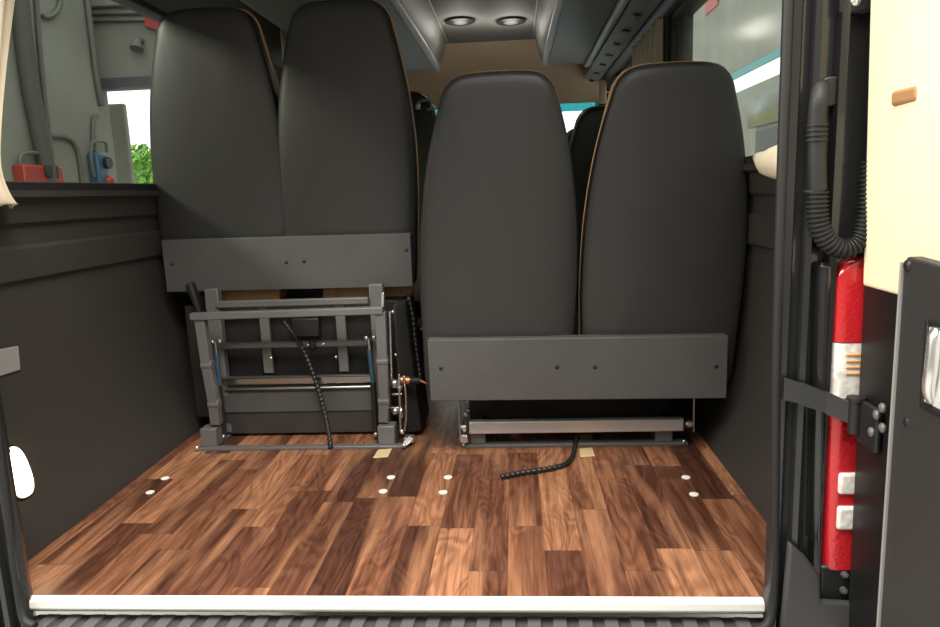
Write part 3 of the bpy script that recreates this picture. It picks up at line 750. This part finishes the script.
for a_, b_ in (((yy0 + .006, hz1.z - .006), (yy0 - .006, hz0.z + .006)), ((yy1 + .006, hz1.z - .006), (yy1 - .006, hz0.z + .006)), ((yy0, hz0.z - .006), (yy1, hz0.z + .006)), ((yy0, hz1.z - .006), (yy1, hz1.z + .006))):
    m.box((.886, a_[0], a_[1]), (.898, b_[0], b_[1]))
m.build('handle_frame', MT['black'], lp_, bevel=.004)
m = MB(); m.box((.888, yy0 - .004, hz1.z + .006), (.894, yy1 + .004, hz0.z - .006)); m.build('handle_cup', MT['cupgrey'], lp_, bevel=.001)
m = MB(); m.tube(smooth_path([(.892, yy0 - .02, hz1.z + .012), (.882, yy0 - .025, hz1.z + .03), (.880, yy0 - .03, (hz0.z + hz1.z) / 2), (.884, yy0 - .025, hz0.z - .02), (.892, yy0 - .02, hz0.z - .01)], 5), .009, 10); m.build('pull_handle', MT['bolt'], lp_, smooth=True)
# hinge strap from pillar to door
P = [at_y(783, 388, -.026), at_y(800, 393, -.034), at_y(825, 402, -.044), at_y(848, 412, -.06)]
m = MB()
for a_, b_ in zip(P, P[1:]): m.hexa([a_ + V((0, .004, -.022)), a_ + V((0, -.004, -.022)), a_ + V((0, -.004, .022)), a_ + V((0, .004, .022))], [b_ + V((0, .004, -.020)), b_ + V((0, -.004, -.020)), b_ + V((0, -.004, .020)), b_ + V((0, .004, .020))])
t = m.build('hinge', MT['paint'], d, smooth='auto')
k0 = at_y(855, 417, -.066)
m = MB(); m.tube([k0 + V((0, 0, -.030)), k0 + V((0, 0, .032))], .012, 16); m.tube([k0 + V((0, 0, .032)), k0 + V((0, 0, .038))], .016, 16); m.build('knuckle', MT['black'], t, smooth='auto')
kp = at_x(880, 420, .918)
m = MB(); m.box((k0.x, k0.y - .004, k0.z - .03), (.924, k0.y + .004, k0.z + .03)); m.box((.914, -.062, k0.z - .045), (.925, -.135, k0.z + .035)); m.build('hinge_leaf', MT['black'], t, bevel=.004)
for px, py in ((877, 415), (883, 408), (883, 428), (872, 432)):
    q = at_x(px, py, .914); m = MB(); m.ball((.913, q.y, q.z), .009, (.6, 1, 1)); m.build('bolt', MT['frame'], t, smooth=True)

# the body leans in towards the roof: shear the door with it
def subtree(o):
    for k in bpy.data.objects:
        if k.parent == o: 
            if k.name.split('.')[0] == 'hinge': continue
            yield k; yield from subtree(k)
done = set()
for o in list(subtree(d)):
    if o.type == 'MESH' and o.data.name not in done:
        done.add(o.data.name)
        for v in o.data.vertices:
            v.co.x += .008
            if v.co.z > .60: v.co.x -= .034 * (v.co.z - .60)

# ------------------------------------------------------------------ outside: workshop
XL = -4.0
m = MB(); m.box((XL - .35, -6, -.66), (XL, 5.93, 3.7))
YB = 6.3
oA, oB = at_y(91, 88, YB), at_y(205, 84, YB)
m.box((-7.0, YB, -.66), (oA.x, YB + .3, oA.z)); m.box((-7.0, YB, oA.z), (-1.2, YB + .3, 3.7)); m.box((oB.x, YB, -.66), (-1.2, YB + .3, oA.z)); m.box((XL - 3, 5.6, -.66), (XL - .35, 5.93, 3.7))
wg = struct(m.build('wall_garage', MT['concrete']), 'grey workshop wall outside the left window', 'wall')
m = MB(); m.box((oA.x - .1, YB - .03, oA.z - .01), (oB.x + .1, YB + .1, oA.z + .09)); m.build('lintel', MT['lintel'], wg)
a = [at_y(px, py, YB + .5) for px, py in ((106, 104), (123, 104))]
m = MB(); m.box((a[0].x, YB + .5, -.66), (a[1].x, YB + .58, a[0].z)); tag(m.build('gate_post', MT['concrete2'], bevel=.02), 'pale square gate post in the bright doorway outside', 'post')
cb = [at_x(px, py, XL + .07) for px, py in ((17, -30), (24, 40), (31, 90), (38, 125), (46, 165), (48, 190))]
m = MB(); m.tube(smooth_path(cb, 4), .075, 12); tag(m.build('wall_cable', MT['cable'], smooth='auto'), 'thick dark cable trunk running down the workshop wall', 'cable', )
def conduit(pts, r, lab, x=XL + .024):
    m = MB(); m.tube(smooth_path([at_x(px, py, x) for px, py in pts], 6), r, 8); return tag(m.build('conduit', MT['conduit'], smooth=True), lab, 'conduit', 'conduits on the workshop wall')
conduit([(35, -20), (40, 50), (46, 110), (52, 160), (54, 190)], .022, 'thin straight conduit right of the thick cable trunk')
conduit([(51, 136), (62, 136), (72, 141), (78, 152), (81, 170), (83, 190)], .022, 'arched conduit over the wall right of the red box')
conduit([(60, -10), (60, 4), (55, 13), (48, 17), (43, 16)], .022, 'hooked conduit at the top of the left window')
conduit([(98, 116), (94, 119), (93, 130), (94, 152)], .025, 'short bent conduit above the blue box')
conduit([(86, -10), (92, 40), (97, 80), (102, 106)], .030, 'conduit along the edge beside the bright doorway', XL + .032)
for pa_, pb2, lab in (((80, 7), (165, 4), 'upper pipe above the bright doorway'), ((80, 21), (165, 19), 'lower pipe above the bright doorway'), ((80, 14), (165, 12), 'middle pipe above the bright doorway')):
    p, q = at_y(pa_[0] + 6, pa_[1], YB - .024), at_y(pb2[0], pb2[1], YB - .024)
    m = MB(); m.tube([p, q], .02, 8); tag(m.build('conduit', MT['conduit'], smooth=True), lab, 'conduit', 'conduits on the workshop wall')
def wall_cab(name, px0, py0, px1, py1, mt, lab, cat, dep=.12):
    p, q = at_x(px0, py0, XL + dep), at_x(px1, py1, XL + dep)
    t = thing(name, lab, cat, (XL + dep / 2, (p.y + q.y) / 2, q.z - .25))
    m = MB(); m.box((XL + .002, p.y, q.z - .25), (XL + dep, q.y, p.z)); m.build('box_body', MT[mt], t, bevel=.02)
    return t, p, q
XF = XL + .12
t, p, q = wall_cab('wall_box', 24, 164, 66, 187, 'red', 'red box with a dark gauge beside the cable trunk outside', 'box')
c = at_x(51, 172, XF); m = MB(); m.box((XF - .002, c.y - .09, c.z - .05), (XF + .02, c.y + .09, c.z + .06)); m.build('gauge_plate', MT['black'], t, bevel=.01)
m = MB(); hh = [at_x(px, py, XF - .05) for px, py in ((22, 170), (20, 160), (23, 154), (34, 153), (41, 155), (43, 163))]; m.tube(smooth_path(hh, 4), .018, 8); m.build('carry_handle', MT['conduit'], t, smooth=True)
t, p, q = wall_cab('wall_box', 97, 152, 110, 178, 'bluebox', 'blue box with a dark dial beside the bright doorway outside', 'box')
c = at_x(106, 163, XF); m = MB(); m.tube([(XF - .005, c.y, c.z), (XF + .04, c.y, c.z)], .06, 16); m.build('dial', MT['black'], t, smooth='auto')
m = MB(); hh = [at_x(px, py, XF - .05) for px, py in ((107, 152), (105, 142), (93, 142), (91, 150), (92, 165), (95, 178))]; m.tube(smooth_path(hh, 4), .016, 8); m.build('frame_tube', MT['conduit'], t, smooth=True)
c = at_x(109, 181, XF); m = MB(); m.ball(c, .06); m.build('red_valve', MT['red'], t, smooth=True)
a = [at_y(px, py, YB) for px, py in ((147, 14), (168, 23), (168, 34), (147, 27))]
m = MB(); m.hexa([(p.x, YB + .002, p.z) for p in a], [(p.x, YB - .05, p.z) for p in a]); tag(m.build('wall_sign', MT['sign']), 'small red sign high on the wall above the bright doorway', 'sign')
c = at_y(142, 40, YB); m = MB(); m.tube([(c.x, YB + .01, c.z), (c.x, YB - .10, c.z - .03), (c.x, YB - .14, c.z - .12)], [.03, .04, .07], 12); tag(m.build('wall_lamp', MT['conduit'], smooth='auto'), 'small grey lamp on the wall above the bright doorway', 'lamp')
# tree beyond the doorway
tc_ = at_x(150, 170, -9.0)
t = thing('tree', 'bright green tree seen through the doorway outside', 'tree', (-9.0, tc_.y, -.66))
m = MB(); m.tube([(-9, tc_.y, -.66), (-9.05, tc_.y + .1, .4), (-9, tc_.y, 1.2)], [.16, .13, .08], 10); m.build('trunk', MT['trunk'], t, smooth=True)
m = MB()
for i in range(4200):
    u = V((random.gauss(0, 1), random.gauss(0, 1), random.gauss(0, 1))).normalized() * (random.random() ** .33)
    p = V((-9 + u.x * 1.6, tc_.y + u.y * 2.3, .95 + u.z * 1.35)); s = random.uniform(.09, .19)
    e = V((random.gauss(0, 1), random.gauss(0, 1), random.gauss(0, 1))).normalized(); f_ = e.orthogonal().normalized(); g_ = e.cross(f_)
    m.poly([p - f_ * s, p - g_ * s * .45, p + f_ * s, p + g_ * s * .45])
m.build('foliage', MT['leaf'], t)
m = MB(); m.box((-9, -5.6, -.66), (9, -5.3, 4.2))  # added wall out of view, blocks low sky light from behind
struct(m.build('wall_light_block', MT['concrete']), 'unseen grey workshop wall behind the van, added to cut low light', 'wall')
# right side: workshop wall with a long bright gap, machine with a yellow band
m = MB(); m.box((5.0, -6, 3.10), (5.3, 32, 8.0)); m.box((5.0, -6, -.66), (5.3, 32, 2.68))
wr = struct(m.build('wall_workshop', MT['concrete']), 'workshop wall outside the right window, a long bright gap in it', 'wall')
m = MB(); m.box((4.98, -6, 2.98), (5.02, 32, 3.11)); m.build('teal_beam', MT['teal'], wr)
mc = at_x(764, 120, 3.0)
t = thing('machine', 'grey machine with a dull yellow band outside the right window', 'machine', (3.2, mc.y, -.66))
p0, p1 = at_x(749, 110, 2.9), at_x(800, 90, 2.9)
ztop = at_x(766, 80, 2.9).z
m = MB(); m.box((2.9, p1.y, -.66), (3.6, p0.y, ztop)); m.build('machine_body', MT['machine'], t, bevel=.28, segs=6)
z0, z1 = at_x(766, 124, 2.88).z, at_x(766, 110, 2.88).z
m = MB(); m.box((2.88, p1.y + .12, z0), (2.91, p0.y - .02, z1)); m.build('yellow_band', MT['yellow'], t)
m = MB(); m.box((2.88, p1.y + .3, .5), (2.91, p0.y - .3, z0 - .05)); m.build('vent_panel', MT['black'], t)
a = [at_x(px, py, 4.98) for px, py in ((706, -4), (718, -4), (716, 6), (710, 6))]
m = MB(); m.box((4.97, min(p.y for p in a), a[2].z), (5.0, max(p.y for p in a), a[0].z + .2)); tag(m.build('wall_sign', MT['sign']), 'red sign high outside the right window', 'sign')

# ------------------------------------------------------------------ camera, light
cd = bpy.data.cameras.new('camera'); co = bpy.data.objects.new('camera', cd); C.objects.link(co)
cd.sensor_width = 36; cd.lens = F / 940 * 36; cd.clip_start = .02
cr = V((AX.x, AY.x, AZ.x)); cdn = V((AX.y, AY.y, AZ.y)); cf = V((AX.z, AY.z, AZ.z))
M4 = Matrix(((cr.x, -cdn.x, -cf.x, CAM.x), (cr.y, -cdn.y, -cf.y, CAM.y), (cr.z, -cdn.z, -cf.z, CAM.z), (0, 0, 0, 1)))
co.matrix_world = M4
sc = bpy.context.scene; sc.camera = co
w = bpy.data.worlds.new('world'); sc.world = w; w.use_nodes = True
bg = w.node_tree.nodes['Background']; bg.inputs['Color'].default_value = (.98, 1.0, .99, 1); bg.inputs['Strength'].default_value = 2.3
def area(name, loc, rot, sx, sy, e, col=(1, 1, 1)):
    l = bpy.data.lights.new(name, 'AREA'); l.shape = 'RECTANGLE'; l.size = sx; l.size_y = sy; l.energy = e; l.color = col
    o = bpy.data.objects.new(name, l); C.objects.link(o); o.location = loc; o.rotation_euler = rot; return o
area('workshop_fill_lamp', (.65, -1.35, 3.3), (math.radians(14), math.radians(10), 0), 2.2, 1.1, 205, (1, .94, .86))
area('workshop_fill_lamp', (-3.3, -.75, 2.7), (math.radians(4), math.radians(-65), 0), .5, 1.6, 190, (1, .95, .85))  # added lamp off to the left, there to brighten the cream door trim
for lx in SPOTS:                 # added fill lights below the ceiling spots, brightening the ceiling and tan header
    l = bpy.data.lights.new('ceiling_fill', 'POINT'); l.energy = 1.25; l.color = (1, .93, .84); l.shadow_soft_size = .07
    o = bpy.data.objects.new('ceiling_fill', l); C.objects.link(o); o.location = (lx.x, lx.y, 1.70)
sc.view_settings.view_transform = 'Standard'; sc.view_settings.look = 'None'; sc.view_settings.exposure = 0; sc.view_settings.gamma = 1
sc.cycles.use_denoising = True
sc.cycles.max_bounces = 8; sc.cycles.transparent_max_bounces = 16
